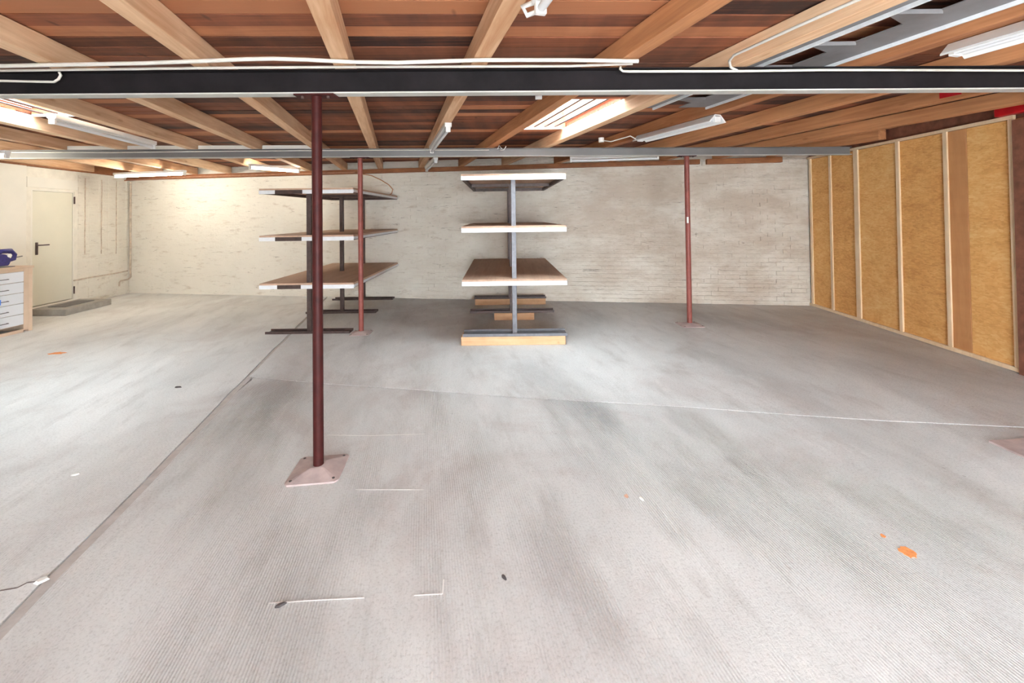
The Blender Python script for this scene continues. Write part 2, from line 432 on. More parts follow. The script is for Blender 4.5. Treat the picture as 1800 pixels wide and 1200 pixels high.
# left wall (with the door opening) in pieces of one mesh
DN, DF = 7.65, 8.50; DZ0, DZ1 = .137, 2.21
mb = MB()
def lseg(y0, y1, z0, z1, t0=0.0, t1=-.25):
    mb.poly([(left_x(y0) + t1, y0), (left_x(y0) + t0, y0), (left_x(y1) + t0, y1), (left_x(y1) + t1, y1)], z0, z1)
lseg(-3.0, DN, -.2, WT); lseg(DF, 9.98, -.2, WT); lseg(DN, DF, DZ1, WT); lseg(DN, DF, -.2, DZ0)
wl = struct(mb.build('wall_left', M['rough_plaster']))
mb = MB(); lseg(4.0, 7.52, 0, 2.60, .05, .001); mb.build('plaster_face', M['plaster'], wl)
mb = MB(); lseg(7.56, 8.56, 2.24, 2.42, .02, .001); mb.build('lintel', M['plaster'], wl)
mb = MB(); r = random.Random(5)
for i in range(33):
    y = 8.58
    while y < 9.86:
        y1 = min(y + .24, 9.87); pr = .002 + .008 * r.random()
        mb.poly([(left_x(y) , y), (left_x(y) + pr, y + .004), (left_x(y1) + pr, y1 - .004), (left_x(y1), y1)][::1], i * .077 + .004, i * .077 + .072)
        y += .245
mb.build('brickwork', M['brick'], wl, kind='stuff')
# rack-rail seams and pipes on the left wall
LP = ((left_x(0), 0), (left_x(10), 10))
def on_left(x, y, off=.02):
    p = on_line(x, y, *LP); return p + Vector((off, 0, 0))
def on_back(x, y, off=.03):
    p = on_line(x, y, BL, BR); return p + bn * off
pipes = empty('wall_pipe', on_left(176, 445), 'three thin upright painted wall conduits between white door and back corner', 'pipe')
for x0, x1, y0, y1 in ((149, 148, 313, 447), (178, 177, 316, 446), (204, 203, 318, 446)):
    mb = MB(); a = on_left(x0, y0, .012); b = on_left(x1, y1, .012)
    pts = [a.lerp(b, t / 14) + Vector((0, random.uniform(-.004, .004), 0)) for t in range(15)]
    mb.tube(pts, .009, 6); mb.build('pipe', M['dirty_pipe'], pipes)
mb = MB(); mb.tube([on_left(128, 493, .02), on_left(160, 487, .02), on_left(200, 480.5, .02), on_left(222, 476, .03)], .014, 8)
tag(mb.build('wall_pipe', M['dirty_pipe']), 'thin brownish horizontal pipe low on the left wall beside door', 'pipe')
mb = MB(); mb.tube([on_left(225.5, 320, .05), on_left(225.5, 400, .05), on_left(225, 474, .05)], .020, 8)
mb.tube([on_left(225, 474, .05), on_left(226, 486, .05), on_left(221, 491, .05), on_left(208, 493.5, .05), on_left(206, 496, .05), on_left(205.5, 503, .05)], .016, 8)
tag(mb.build('corner_pipe', M['dirty_pipe']), 'painted pipe running down the back left corner with brown bent end', 'pipe')

# door
dn = empty('door_1', (left_x(8.07), 8.07, DZ0), '', ''); del dn['label']; del dn['category']; dn['kind'] = 'structure'
mb = MB(); lseg(DN + .035, DF - .03, DZ0 + .012, DZ1 - .03, -.012, -.055); mb.build('door_leaf', M['door'], dn, bevel=.003)
mb = MB(); lseg(DN, DN + .03, DZ0, DZ1, -.004, -.09); lseg(DF - .025, DF, DZ0, DZ1, -.004, -.09); lseg(DN, DF, DZ1 - .025, DZ1, -.004, -.09); mb.build('door_frame', M['plaster'], dn)
mb = MB(); lseg(DN - .02, DF + .02, DZ0 - .02, DZ1 + .02, -.10, -.12); mb.build('door_light_block', M['steel'], dn)  # unseen panel added to stop outside light leaking through the door gaps
hp = on_left(65, 431, .0)
hd_mb = MB(); hy = hp.y; hx = left_x(hy)
hd_mb.box(hx - .012, hx + .004, hy - .02, hy + .02, hp.z - .17, hp.z + .05); hd = hd_mb.build('handle_plate', M['steel'], dn, bevel=.006)
mb = MB(); mb.tube([(hx, hy, hp.z), (hx + .055, hy, hp.z), (hx + .06, hy + .02, hp.z), (hx + .058, hy + .15, hp.z)], .011, 8); mb.build('lever', M['black'], hd)
for yy in (352, 510):
    a = on_left(126, yy); mb = MB(); mb.tube([(a.x - .012, DF - .01, a.z - .07), (a.x - .012, DF - .01, a.z + .07)], .012, 8); mb.build('hinge', M['steel'], dn)
# step
st = empty('door_step', (-8.05, 8.1, 0), 'low grey concrete door step with dark mat inset', 'step')
mb = MB(); mb.poly([(left_x(7.64), 7.64), (-7.757, 7.614), (-7.86, 8.60), (left_x(8.62), 8.62)], 0, .112); mb.build('step_block', M['step'], st, bevel=.008)
mb = MB(); mb.poly([(-8.26, 7.80), (-7.94, 7.80), (-8.02, 8.42), (-8.34, 8.42)], .113, .122); mb.build('mat', M['mat'], st)

# right wall: studs, boards
def rpoly(mb, y0, y1, z0, z1, t0, t1):
    mb.poly([(right_x(y0) + t0, y0), (right_x(y0) + t1, y0), (right_x(y1) + t1, y1), (right_x(y1) + t0, y1)], z0, z1)
mb = MB(); rpoly(mb, -3.0, 7.95, -.2, WT, .03, .25)
wr = struct(mb.build('wall_right', M['post_brown']))
RL = ((right_x(0), 0), (right_x(8), 8))
ry = lambda x: on_line(x, 420, *RL).y
studs = [(ry(1428), .05), (ry(1463), .045), (ry(1509), .085), (ry(1583), .05), (ry(1668), .05), (ry(1786), .055)]
RT = 2.60
end = studs[-1][0]
for i in range(len(studs) - 1):
    y1, y0 = studs[i][0], studs[i + 1][0]
    if i == 4:
        ym = ry(1704)
        mb = MB(); rpoly(mb, ym + .003, y1, .05, RT - .04, -.004, .029); mb.build('dark_board', M['osb_dark'], wr)
        y1 = ym
    mb = MB(); rpoly(mb, y0 + .003, y1 - .003, .05, RT - .04, 0, .029); mb.build('fibre_panel', M['osb'], wr)
mb = MB(); rpoly(mb, end - 1.3, end - .003, 0, RT - .04, .0, .029); mb.build('fibre_panel', M['osb_dark'], wr)
for y, wd in studs:
    mb = MB(); rpoly(mb, y - wd / 2, y + wd / 2, .05, RT - .035, -.022, .0); mb.build('stud', M['stud'], wr)
mb = MB(); rpoly(mb, end - 1.3, 7.70, .012, .055, -.03, .0); mb.build('bottom_rail', M['stud'], wr)
mb = MB(); rpoly(mb, end - .03, 7.70, RT - .035, RT, -.03, .0); mb.build('top_rail', M['stud'], wr)
# red painted post end at the near edge of the panels
rp = on_line(1797, 420, *RL); ryy = rp.y
mb = MB(); rpoly(mb, ryy - .22, ryy + .02, 0, 2.545, -.05, -.001)
post = mb.build('wall_post', M['post_brown'], origin=(right_x(ryy), ryy, 0)); tag(post, 'brown timber post with red painted top ending the board wall', 'post')
a = at_y(1785, 208, 4.30)
mb = MB(); rpoly(mb, ryy - .34, ryy + .14, 2.60, 2.745, -.10, -.001); mb.build('painted_top', M['red'], post, bevel=.01)

# front wall with an unseen gate opening, added behind the viewer for brightness
mb = MB()
for x0, x1, z0, z1 in ((-7.6, -.6, -.2, WT), (3.0, 5.2, -.2, WT), (-.6, 3.0, 2.25, WT)): mb.box(x0, x1, -3.25, -3.0, z0, z1)
struct(mb.build('wall_front', M['rough_plaster']))
portal('added_gate_daylight', (1.2, -3.02, 1.12), (math.radians(-90), 0, 0), 3.6, 2.24)

# ------------------------------------------------------------------ joists
J = [  # left-edge plan lines on the joist underside: (X at Y=2.8, slope)
 ('-8', -8.15, -.20), ('a', -7.30, -.20), ('b', -6.45, -.20), ('c', -5.57, -.205), ('d', -4.76, -.21), ('e', -3.80, -.215), ('f', -2.935, -.213), ('g', -2.024, -.236),
 ('h', -1.135, -.26), ('i', -.255, -.27), ('j', .678, -.296), ('k', 1.505, -.298), ('l', 2.39, -.285), ('m', 3.27, -.27), ('n', 4.14, -.27), ('o', 5.0, -.27), ('p', 5.85, -.27), ('q', 6.7, -.27)]
def jx(i, Y): return J[i][1] + J[i][2] * (Y - 2.8)
JW = .108
jlab = {
 'c': 'dark joist under far left ceiling edge, left of the red-lit skylight bay', 'd': 'joist lit pink and orange along left skylight opening',
 'e': 'brown joist carrying the unlit tube lamp at left skylight', 'f': 'pale-edged joist second right of the left skylight',
 'g': 'joist crossing the black beam just left of tall red pole, far end behind pole', 'h': 'joist crossing black beam just right of the tall red pole',
 'i': 'joist carrying the small unlit lamp above middle shelving rack', 'j': 'joist along left side of the right skylight opening',
 'k': 'bright joist on right side of right skylight, grey tray beside it', 'l': 'joist right of the grey cable tray, above the reflector lamp',
 'm': 'joist just right of the reflector lamp, meeting top right batten lamp', 'n': 'dark joist with small red paint mark above the board wall',
 'o': 'short joist running over the top of board wall at right', 'p': 'last short joist at upper right above red painted post'}
gi = 0
for i, (nm, u, s_) in enumerate(J):
    # clip to the room
    y0, y1 = -2.98, None
    def inside(Y):
        x = jx(i, Y) + JW / 2
        return left_x(Y) + .08 < x < right_x(Y) - .09
    yy = [y / 20 for y in range(-59, 200)]
    ok = [y for y in yy if inside(y) and y < back_y(jx(i, y) + JW) - .02]
    if len(ok) < 12: continue
    y0, y1 = ok[0], ok[-1]
    if y1 < 1.5 : continue
    mb = MB(); n = 6
    a0, a1 = jx(i, y0), jx(i, y1)
    mb.poly([(a0, y0), (a0 + JW, y0), (a1 + JW, y1), (a1, y1)], JB + .001, PB - .001)
    o = mb.build('ceiling_joist', M['joist_red' if nm in 'jlmnop' else 'joist'], origin=(a0, y0, JB), bevel=.004)
    if nm == 'n':
        LN = ((jx(i, 2) - .001, 2), (jx(i, 7) - .001, 7))
        for (xa_, xb_, ym_, hh, mm_, nn_) in ((1652, 1690, 163, .03, 'red', 'paint_mark'),):
            pa_, pb_ = on_line(xa_, ym_ + 3, *LN), on_line(xb_, ym_ - 2, *LN)
            zc_ = min(max((pa_.z + pb_.z) / 2, JB + .05), PB - .05)
            mk = MB(); mk.poly([(pa_.x - .004, pa_.y), (pb_.x - .004, pb_.y), (pb_.x + .01, pb_.y), (pa_.x + .01, pa_.y)], zc_ - hh, zc_ + hh)
            q_ = mk.build(nn_, M[mm_], o); q_['label'] = 'red paint mark on the joist side'
    tag(o, jlab.get(nm, {'b': 'dark brown joist at the far left edge of ceiling beyond grey beam', 'a': 'short joist near the door wall above the lit lamp', '-8': 'shortest joist beside the door wall'}.get(nm, 'short joist at the far right edge')), 'joist', 'roof joists')

# ------------------------------------------------------------------ planks and deck with skylight holes
HOLES = [(10, 4.17, 5.66), (4, 3.40, 4.65), (9, -1.2, -.6), (5, -.9, -.1), (12, .3, 1.4)]  # first pair is in view; the remaining skylights are unseen, added for brightness
mb = MB()
nJ = len(J)
def bayx(i, Y):                                     # x at joist centre, with far ends closed
    if i < 0: return -11.0
    if i >= nJ: return 8.5
    return jx(i, Y) + JW / 2
bays = [(-1, 0)] + [(i, i + 1) for i in range(nJ - 1)] + [(nJ - 1, nJ)]
for a, b in bays:
    cuts = [-3.25, 10.3]; hs = [(y0, y1) for k_, y0, y1 in HOLES if k_ == a]
    segs = []; cur = -3.25
    for y0, y1 in sorted(hs): segs.append((cur, y0)); cur = y1
    segs.append((cur, 10.3))
    for y0, y1 in segs:
        mb.poly([(bayx(a, y0), y0), (bayx(b, y0), y0), (bayx(b, y1), y1), (bayx(a, y1), y1)], PB + .027, PB + .09)
ceil = struct(mb.build('ceiling', M['plank']))
unit = bpy.data.meshes.new('plank')
tmp = MB(); tmp.box(-.5, .5, -.5, .5, 0, 1)
unit.from_pydata(tmp.v, [], tmp.f); unit.materials.append(M['plank']); unit.update()
unit2 = unit.copy(); unit2.materials.clear(); unit2.materials.append(M['plank_orange'])
SL = .03; PW = .1555
row = 0; Y = 1.25; r = random.Random(23); npl = 0
while Y < 9.75:
    def edge(i):                                    # x where the row meets joist i's centre
        x = bayx(i, Y)
        for _ in range(3): x = bayx(i, Y + SL * x)
        return x
    # ends at the walls
    xs = left_x(Y - .25) - .05
    xe = right_x(Y + .15) + .05
    if Y + SL * xe > back_y(xe) - .05:              # row runs into the skewed back wall
        xe = (Y - BL[1] + BL[0] * (BR[1] - BL[1]) / (BR[0] - BL[0])) / ((BR[1] - BL[1]) / (BR[0] - BL[0]) - SL)
        xe = min(xe, 5.3)
    inner = [i for i in range(nJ) if xs + .3 < edge(i) < xe - .3]
    cuts = set(); 
    for k_, y0, y1 in HOLES:
        if k_ in inner or k_ + 1 in inner:
            ym = Y + SL * edge(k_)
            if y0 - PW / 2 < ym < y1 + PW / 2: cuts.add(k_); cuts.add(k_ + 1)
    hole_left = [k_ for k_, y0, y1 in HOLES if y0 - PW / 2 < Y + SL * edge(k_) < y1 + PW / 2]
    free = [i for i in inner if i not in cuts]
    r.shuffle(free)
    for i in free[:3]: cuts.add(i)
    pts = [(xs, None)] + sorted([(edge(i), i) for i in cuts if i in inner]) + [(xe, None)]
    dz = r.uniform(0, .004)
    for (xa, ia), (xb, ib) in zip(pts, pts[1:]):
        if ia is not None and ia in hole_left and ib == ia + 1: continue
        if xb - xa < .1: continue
        o = bpy.data.objects.new('plank', unit2 if abs(Y - 2.70) < PW / 2 or r.random() < .05 else unit); COL.objects.link(o); o.parent = ceil
        xm = (xa + xb) / 2; th = .024 - r.uniform(0, .006)
        o.location = (xm, Y + SL * xm, PB + .026 - th); o.rotation_euler = (0, 0, math.atan(SL) + r.uniform(-.0006, .0006))
        o.scale = (xb - xa - .004, PW - .006 - r.uniform(0, .006), th); npl += 1
    Y += PW; row += 1
print('planks', npl)

# skylights, both the seen ones and those added for extra daylight
for n_, (bi, y0, y1) in enumerate(HOLES):
    e = bpy.data.objects.new('window_%d' % (n_ + 1), None); COL.objects.link(e)
    xa = lambda Y: jx(bi, Y) + JW
    xb = lambda Y: jx(bi + 1, Y)
    ym = (y0 + y1) / 2; e.location = ((xa(ym) + xb(ym)) / 2, ym, PB); e['kind'] = 'structure'
    mb = MB(); T = .03; z0, z1 = PB + .028, PB + .25
    for f, g_ in ((lambda Y: xa(Y) - .04, lambda Y: xa(Y) - .01), (lambda Y: xb(Y) + .01, lambda Y: xb(Y) + .04)):
        mb.poly([(f(y0), y0), (g_(y0), y0), (g_(y1), y1), (f(y1), y1)], z0 + .06, z1)
    for q0, q1 in ((y0 - .005, y0 + T), (y1 - T, y1 + .005)):
        mb.poly([(xa(q0) - .04, q0), (xb(q0) + .04, q0), (xb(q1) + .04, q1), (xa(q1) - .04, q1)], PB - .004, z1)
    mb.build('kerb', M['kerb'], e)
    mb = MB(); mb.poly([(xa(y1), y1 - T - .03), (xb(y1), y1 - T - .03), (xb(y1), y1 - T - .005), (xa(y1), y1 - T - .005)], PB - .012, PB + .012); mb.build('white_batten', M['white'], e)
    for kx in range(5):
        t = (kx + .6) / 5.4
        p0 = Vector((xa(y0 + .04) * (1 - t) + xb(y0 + .04) * t, y0 + .04, PB + .02)); p1 = Vector((xa(y1 - .05) * (1 - t) + xb(y1 - .05) * t, y1 - .05, PB + .02))
        mb = MB(); mb.tube([p0, p1], .010, 6); mb.build('bar', M['steel'], e)
    mb = MB(); mb.poly([(xa(y0) - .06, y0 - .03), (xb(y0) + .06, y0 - .03), (xb(y1) + .06, y1 + .03), (xa(y1) - .06, y1 + .03)], z1 + .002, z1 + .010); mb.build('pane', M['glass'], e)
    portal('seen_and_added_skylight', ((xa(ym) + xb(ym)) / 2, ym, z1 - .01), (0, 0, math.atan(-J[bi][2])), xb(ym) - xa(ym) + .04, y1 - y0)

# ------------------------------------------------------------------ steel beams
def beam(name, fy, x0, x1, zb, zt, fw, label, webmat, flmat):
    o = empty(name, (x0, fy(x0), zb), label, 'beam')
    tf = .009
    def P(xa, xb, h0, h1, za, zb_):
        mb_ = MB(); mb_.poly([(xa, fy(xa) + h0), (xb, fy(xb) + h0), (xb, fy(xb) + h1), (xa, fy(xa) + h1)], za, zb_); return mb_
    P(x0, x1, -.004, .004, zb + tf, zt - tf).build('web', webmat, o)
    P(x0, x1, -fw / 2, fw / 2, zt - tf, zt - .001).build('top_flange', webmat, o)
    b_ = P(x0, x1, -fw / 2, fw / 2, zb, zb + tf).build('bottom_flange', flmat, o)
    return o
beam('steel_beam', B1, left_x(2.8) + .02, right_x(2.9) - .06, 2.46, JB, .085, 'long black steel beam crossing the foreground ceiling on the tall red pole', M['beam_dark'], M['beam_light'])
beam('steel_beam', B2, left_x(5.8) + .08, right_x(6.4) - .05, 2.50, JB, .085, 'grey steel beam farther back, resting on the two thin red poles', M['beam_grey'], M['beam_light'])

# pale infill blocks over the grey beam on the left
for x0, x1 in ((-6.55, -6.28), (-6.1, -5.5), (-5.3, -4.62), (-4.45, -3.72), (-3.5, -2.85)):
    mb = MB(); mb.poly([(x0, B2(x0) - .01), (x1, B2(x1) - .01), (x1, B2(x1) + .03), (x0, B2(x0) + .03)], JB, PB - .05)
lab_blocks = ['pale block on the grey beam at the far left between joists', 'pale block on grey beam left of the pink-lit joist', 'pale block on grey beam right of pink-lit joist', 'pale block on grey beam below the end of unlit lamp']
k_ = 0
for i in (3, 4, 5, 6):
    Yb = B2(jx(i, 6.0)); x0 = jx(i, 6.05) + JW + .015; x1 = jx(i + 1, 6.05) - .015
    mb = MB(); mb.poly([(x0, B2(x0) - .015), (x1, B2(x1) - .015), (x1, B2(x1) + .04), (x0, B2(x0) + .04)], JB, JB + .055)
    tag(mb.build('infill_block', M['plaster'], origin=(x0, B2(x0), JB)), lab_blocks[k_], 'block', 'infill blocks on the grey beam'); k_ += 1

# wall plates (joists rest on them)
def platebar(a, b, z0, z1, th, material, label, off=.0):
    A = Vector((BL[0], BL[1], 0)); 
    p0 = A + bd * a + bn * (off + .016); p1 = A + bd * b + bn * (off + .016); q = bn * th
    mb = MB(); mb.poly([(p0.x + q.x, p0.y + q.y), (p1.x + q.x, p1.y + q.y), (p1.x, p1.y), (p0.x, p0.y)], z0, z1)
    o = mb.build('wall_plate', material, origin=(p0.x, p0.y, z0), bevel=.004)
    return tag(o, label, 'timber')
sb = lambda x, y=300: (on_back(x, y, 0) - Vector((BL[0], BL[1], on_back(x, y, 0).z))).length
platebar(.05, sb(1228), 2.535, JB, .10, M['plate'], 'long brown timber plate along top of white back wall')
platebar(sb(1240), sb(1371), 2.525, JB, .10, M['plate'], 'short dark red-brown timber end on back wall right of the thin pole')
mb = MB(); mb.poly([(left_x(9.85), 9.85), (left_x(4.2), 4.2), (left_x(4.2) + .08, 4.2), (left_x(9.85) + .08, 9.85)][::-1], 2.60, PB - .003)
tag(mb.build('wall_plate', M['plate'], origin=(left_x(4.2), 4.2, 2.6)), 'dark timber plate along top of the door wall', 'timber')

# ------------------------------------------------------------------ red poles
def pole(px, py, fy, zt, rad, label, rot, pm='pole', hs=.16):
    b = at_z(px, py); b.y = fy(b.x) if fy else b.y
    o = empty('steel_pole', b, label, 'pole')
    mb = MB(); mb.tube([b + Vector((0, 0, .035)), b + Vector((0, 0, zt - .012))], rad, 20); mb.build('shaft', M[pm], o)
    c, s_ = math.cos(rot), math.sin(rot)
    def R(x, y, z): return b + Vector((x * c - y * s_, x * s_ + y * c, z))
    mb = MB(); e_ = .02
    ring = [(-hs, -hs + e_), (-hs + e_, -hs), (hs - e_, -hs), (hs, -hs + e_), (hs, hs - e_), (hs - e_, hs), (-hs + e_, hs), (-hs, hs - e_)]
    n = 8
    vs = [R(x, y, .0) for x, y in ring] + [R(x, y, .010) for x, y in ring] + [R(x * .24, y * .24, .040) for x, y in ring]
    fs = [tuple(range(7, -1, -1))]
    for i in range(8):
        j = (i + 1) % 8; fs += [(i, j, j + 8, i + 8), (i + 8, j + 8, j + 16, i + 16)]
    fs.append(tuple(range(16, 24)))
    mb.add(vs, fs); pl = mb.build('base_plate', M['pole_plate'], o)
    for sx in (-1, 1):
        for sy in (-1, 1):
            mb = MB(); q = R(sx * hs * .8, sy * hs * .8, .013); mb.tube([q, q + Vector((0, 0, .005))], .009, 8); mb.build('bolt', M['chip_dark'], pl)
    mb = MB(); mb.box(b.x - .13, b.x + .13, b.y - .05, b.y + .05, zt - .012, zt - .001); tp = mb.build('top_plate', M['pole'], o)
    for sx in (-1, 1):
        mb = MB(); q = Vector((b.x + sx * .085, b.y - .02, zt - .012)); mb.tube([q, q - Vector((0, 0, .015))], .010, 6); mb.build('bolt', M['steel'], tp)
    return o
pole(560, 826, B1, 2.46, .0325, 'tall dark red steel pole in front with pink square foot plate', .12)
pole(635, 586, B2, 2.50, .034, 'thin red steel pole standing before the left shelving rack', .05, 'pole_far', .135)
p3 = pole(1212, 571, B2, 2.50, .036, 'thin red steel pole standing alone right of middle rack', .05, 'pole_far')
mb = MB(); q = at_y(1209, 386, 6.44); mb.box(q.x - .012, q.x + .012, p3.location.y - .042, p3.location.y - .03, q.z - .05, q.z + .04); mb.build('paper_tag', M['chip_white'], p3)
b4 = Vector((3.60, 3.02, 0))
o = empty('steel_pole', b4, 'foot plate of a steel pole cut off by the right edge', 'pole')
mb = MB(); mb.tube([b4 + Vector((.12, -.02, .035)), b4 + Vector((.12, -.02, 2.448))], .0325, 20); mb.build('shaft', M['pole'], o)
c, s_ = math.cos(.35), math.sin(.35); q = [(-.2, -.16), (.2, -.16), (.2, .16), (-.2, .16)]
P0 = at_z(1738, 777)
mb = MB(); A = P0; X = Vector((.33, .03, 0)); Yv = Vector((.02, -.33, 0))
mb.poly([(A + Yv).to_2d(), (A + X + Yv).to_2d(), (A + X).to_2d(), A.to_2d()], 0, .012); mb.build('base_plate', M['pole_plate'], o)

# ------------------------------------------------------------------ shelving racks
def rack(px, dy, base, dirx, label, group, posts, grey_front, segs):
    """px: x of front post, dy: y's of three posts"""
    o = empty('shelving_rack', (px, dy[0], base), label, 'rack', group)
    W = .665
    def cx(Y): return px + dirx * (Y - dy[0])
    yF, yB = dy[0] - .10, dy[2] + .12
    def slab(x0, x1, y0, y1, z0, z1):
        mb_ = MB(); mb_.poly([(cx(y0) + x0, y0), (cx(y0) + x1, y0), (cx(y1) + x1, y1), (cx(y1) + x0, y1)], base + z0, base + z1); return mb_
    for k, y in enumerate(dy):
        FW = W if grey_front else .60; hd_ = .12 if (grey_front and k == 0) else .085
        mb = slab(-FW, FW, y - hd_, y + hd_, 0, .008)
        for q0, q1 in ((-hd_, -hd_ + .008), (hd_ - .008, hd_)):
            t = slab(-FW, FW, y + q0, y + q1, .008, .035); mb.add(t.v, t.f)
        mb.build('foot', M['steel_grey' if (grey_front and k == 0) else 'steel'], o)
        mm = M['steel_grey'] if (k == 0 and grey_front) else M['steel']  # grey front post and foot have the light from the front put into their colour
        mb = slab(-.030, .030, y - .03, y + .03, .008, 2.01); mb.build('post', mm, o, bevel=.004)
    for lv, zt in enumerate((.72, 1.40, 2.07)):
        mb = MB()
        def add(t): mb.add(t.v, t.f)
        zb0, zb1 = zt - .075, zt - .028
        for q0, q1 in ((-W, -W + .045), (W - .045, W)): add(slab(q0, q1, yF + .005, yB, zb0, zb1))
        for y in dy: add(slab(-W + .045, W - .045, y - .025 - .055 * (y == dy[0]), y + .025 - .055 * (y == dy[0]), zb0, zb1))
        add(slab(-W + .045, W - .045, yB - .04, yB, zb0, zb1))
        fr = mb.build('shelf_frame', M['steel'], o)
        for (f0, f1, mm) in segs[lv]:
            mb = slab(-W - .008 + f0 * 2 * (W + .008), -W - .008 + f1 * 2 * (W + .008), yF - .004, yF + .004, zb0 - .004, zb1 + .004)
            e_ = mb.build('edge_strip', M[mm], fr, bevel=.003)  # strips are white along some spans and brown steel along others
            e_['label'] = 'white front edge' if mm == 'white_edge' else 'brown front edge'
        mb = slab(-W - .004, W + .004, yF, yB, zt - .027, zt); bd_ = mb.build('shelf_board', M['board'], o)
        mb = slab(W - .03, W + .012, yF + .01, yB, zb0 + .01, zt - .028); mb.build('side_edge', M['white_edge'] if grey_front is False else M['steel'], o)
    return o
WE, SB = 'white_edge', 'steel'
rack(-2.93, (6.33, 7.62, 8.80), .0, -.025, 'left shelving rack with three tan boards, brown steel posts, behind red poles', 'shelving racks', None, False,
     [[(0, .19, WE), (.19, .44, SB), (.44, 1, WE)], [(0, .17, WE), (.17, .45, SB), (.45, 1, WE)], [(0, .17, WE), (.17, .46, SB), (.46, 1, WE)]])
rack(.018, (5.70, 7.01, 8.18), .112, -.03, 'middle shelving rack raised on pale timbers, white edges and grey front post', 'shelving racks', None, True,
     [[(0, 1, WE)], [(0, 1, WE)], [(0.0, 1, WE)]])
for x0, x1, y0, lab in ((-.665, .66, 5.58, 'long pale timber under the front foot of middle rack'), (-.30, .33, 6.91, 'short pale timber under the middle foot of middle rack'), (-.70, .60, 8.085, 'timber under the rear foot of the middle rack by wall')):
    mb = MB(); mb.box(x0, x1, y0, y0 + (.24 if y0 < 5.7 else .19), .003, .111)
    tag(mb.build('timber_beam', M['pale_timber'], origin=((x0 + x1) / 2, y0 + .09, 0), bevel=.004), lab, 'timber', 'timbers under the middle rack')
# strip of white tape hanging on the front posts
# ------------------------------------------------------------------ cabinet with drawers
cf = Vector((-7.285, 6.66, 0)); cy0, cy1 = 5.55, 6.66; cxf = -7.285; cxb = -8.16; ch = .975
cab = empty('drawer_cabinet', (-7.6, 6.1, 0), 'wooden workshop cabinet with five white drawers left of the door', 'cabinet')
def CX(y): return cxf - .03 * (cy1 - y) * -1 * 0
mb = MB(); mb.box(cxb, cxf, cy1 - .055, cy1, 0, ch - .03); mb.build('side_panel', M['cab_wood'], cab)
mb = MB(); mb.box(cxb, cxf, cy0, cy0 + .03, 0, ch - .03); mb.build('side_panel', M['cab_wood'], cab)
mb = MB(); mb.box(cxb - .02, cxf + .012, cy0 - .02, cy1 + .012, ch - .03, ch); mb.build('worktop', M['cab_wood'], cab, bevel=.003)
mb = MB(); mb.box(cxb, cxb + .02, cy0 + .03, cy1 - .055, .0, ch - .03); mb.build('back_panel', M['cab_wood'], cab)
mb = MB(); mb.box(cxf - .03, cxf, cy1 - .12, cy1 - .056, .03, ch - .03); mb.box(cxf - .03, cxf - .002, cy0 + .03, cy1 - .12, ch - .07, ch - .03); mb.box(cxf - .03, cxf, cy0 + .03, cy1 - .12, 0, .045); mb.build('front_frame', M['cab_wood'], cab)
mb = MB(); mb.box(cxb + .02, cxf - .06, cy0 + .03, cy1 - .12, .10, .115); mb.build('bottom_panel', M['cab_wood'], cab)
dh = (ch - .07 - .115) / 5
for k in range(5):
    z0 = .115 + k * dh
    mb = MB(); mb.box(cxf - .025, cxf + .004, cy0 + .032, cy1 - .124, z0 + .003, z0 + dh - .004); d_ = mb.build('drawer', M['drawer'], cab, bevel=.002)
    mb = MB(); zc = z0 + dh * .42; y_a, y_b = 5.95, 6.32
    mb.tube([(cxf + .004, y_a, zc), (cxf + .03, y_a, zc), (cxf + .03, y_b, zc), (cxf + .004, y_b, zc)], .006, 6); mb.build('handle', M['steel_grey'], d_)
    if k == 2:
        mb = MB(); mb.box(cxf + .004, cxf + .04, 6.19, 6.215, zc - .035, zc + .04); q_ = mb.build('blue_tag', simple('bright_blue', (.05, .28, .9), .5), d_); q_['label'] = 'small blue tag on the third drawer handle'
# ------------------------------------------------------------------ blue circular saw on the cabinet
tz = ch
_i0 = set(bpy.data.objects)
sw = empty('circular_saw', (-7.62, 6.28, tz), 'dark blue hand-held circular saw lying on the wooden cabinet top', 'power tool')
mb = MB(); mb.poly([(-7.74, 6.05), (-7.52, 6.05), (-7.52, 6.42), (-7.74, 6.42)], tz + .001, tz + .012); mb.build('sole_plate', M['steel_grey'], sw, bevel=.003)
mb = MB(); cc = Vector((-7.56, 6.28, tz + .095)); n = 24
pts = []
for k in range(n):
    t = 2 * math.pi * k / n; pts.append((math.cos(t) * .105, max(-.075, math.sin(t) * .105)))
vs = [(cc.x - .03, cc.y + a_, cc.z + b_) for a_, b_ in pts] + [(cc.x + .02, cc.y + a_ * .94, cc.z + b_ * .94) for a_, b_ in pts]
mb.add(vs, [tuple(range(n)), tuple(range(2 * n - 1, n - 1, -1))] + [(k, (k + 1) % n, (k + 1) % n + n, k + n) for k in range(n)]); mb.build('blade_guard', M['blue'], sw, bevel=.006)
mb = MB(); mb.tube([(-7.60, 6.24, tz + .10), (-7.74, 6.24, tz + .10), (-7.79, 6.24, tz + .10)], [.058, .055, .045], 16); mb.build('motor', M['blue'], sw)
mb = MB(); mb.tube([(-7.60, 6.22, tz + .17), (-7.60, 6.30, tz + .235), (-7.60, 6.42, tz + .235), (-7.60, 6.475, tz + .17), (-7.60, 6.47, tz + .11), (-7.60, 6.37, tz + .09)], [.032, .034, .038, .034, .028, .03], 12); mb.build('handle', M['blue'], sw)
mb = MB(); mb.tube([(-7.555, 6.05, tz + .15), (-7.555, 6.11, tz + .19)], [.03, .022], 12); mb.build('front_knob', M['blue'], sw)
mb = MB(); mb.tube([(-7.545, 6.36, tz + .17), (-7.53, 6.36, tz + .17)], .028, 16); l_ = mb.build('round_sticker', M['chip_white'], sw)
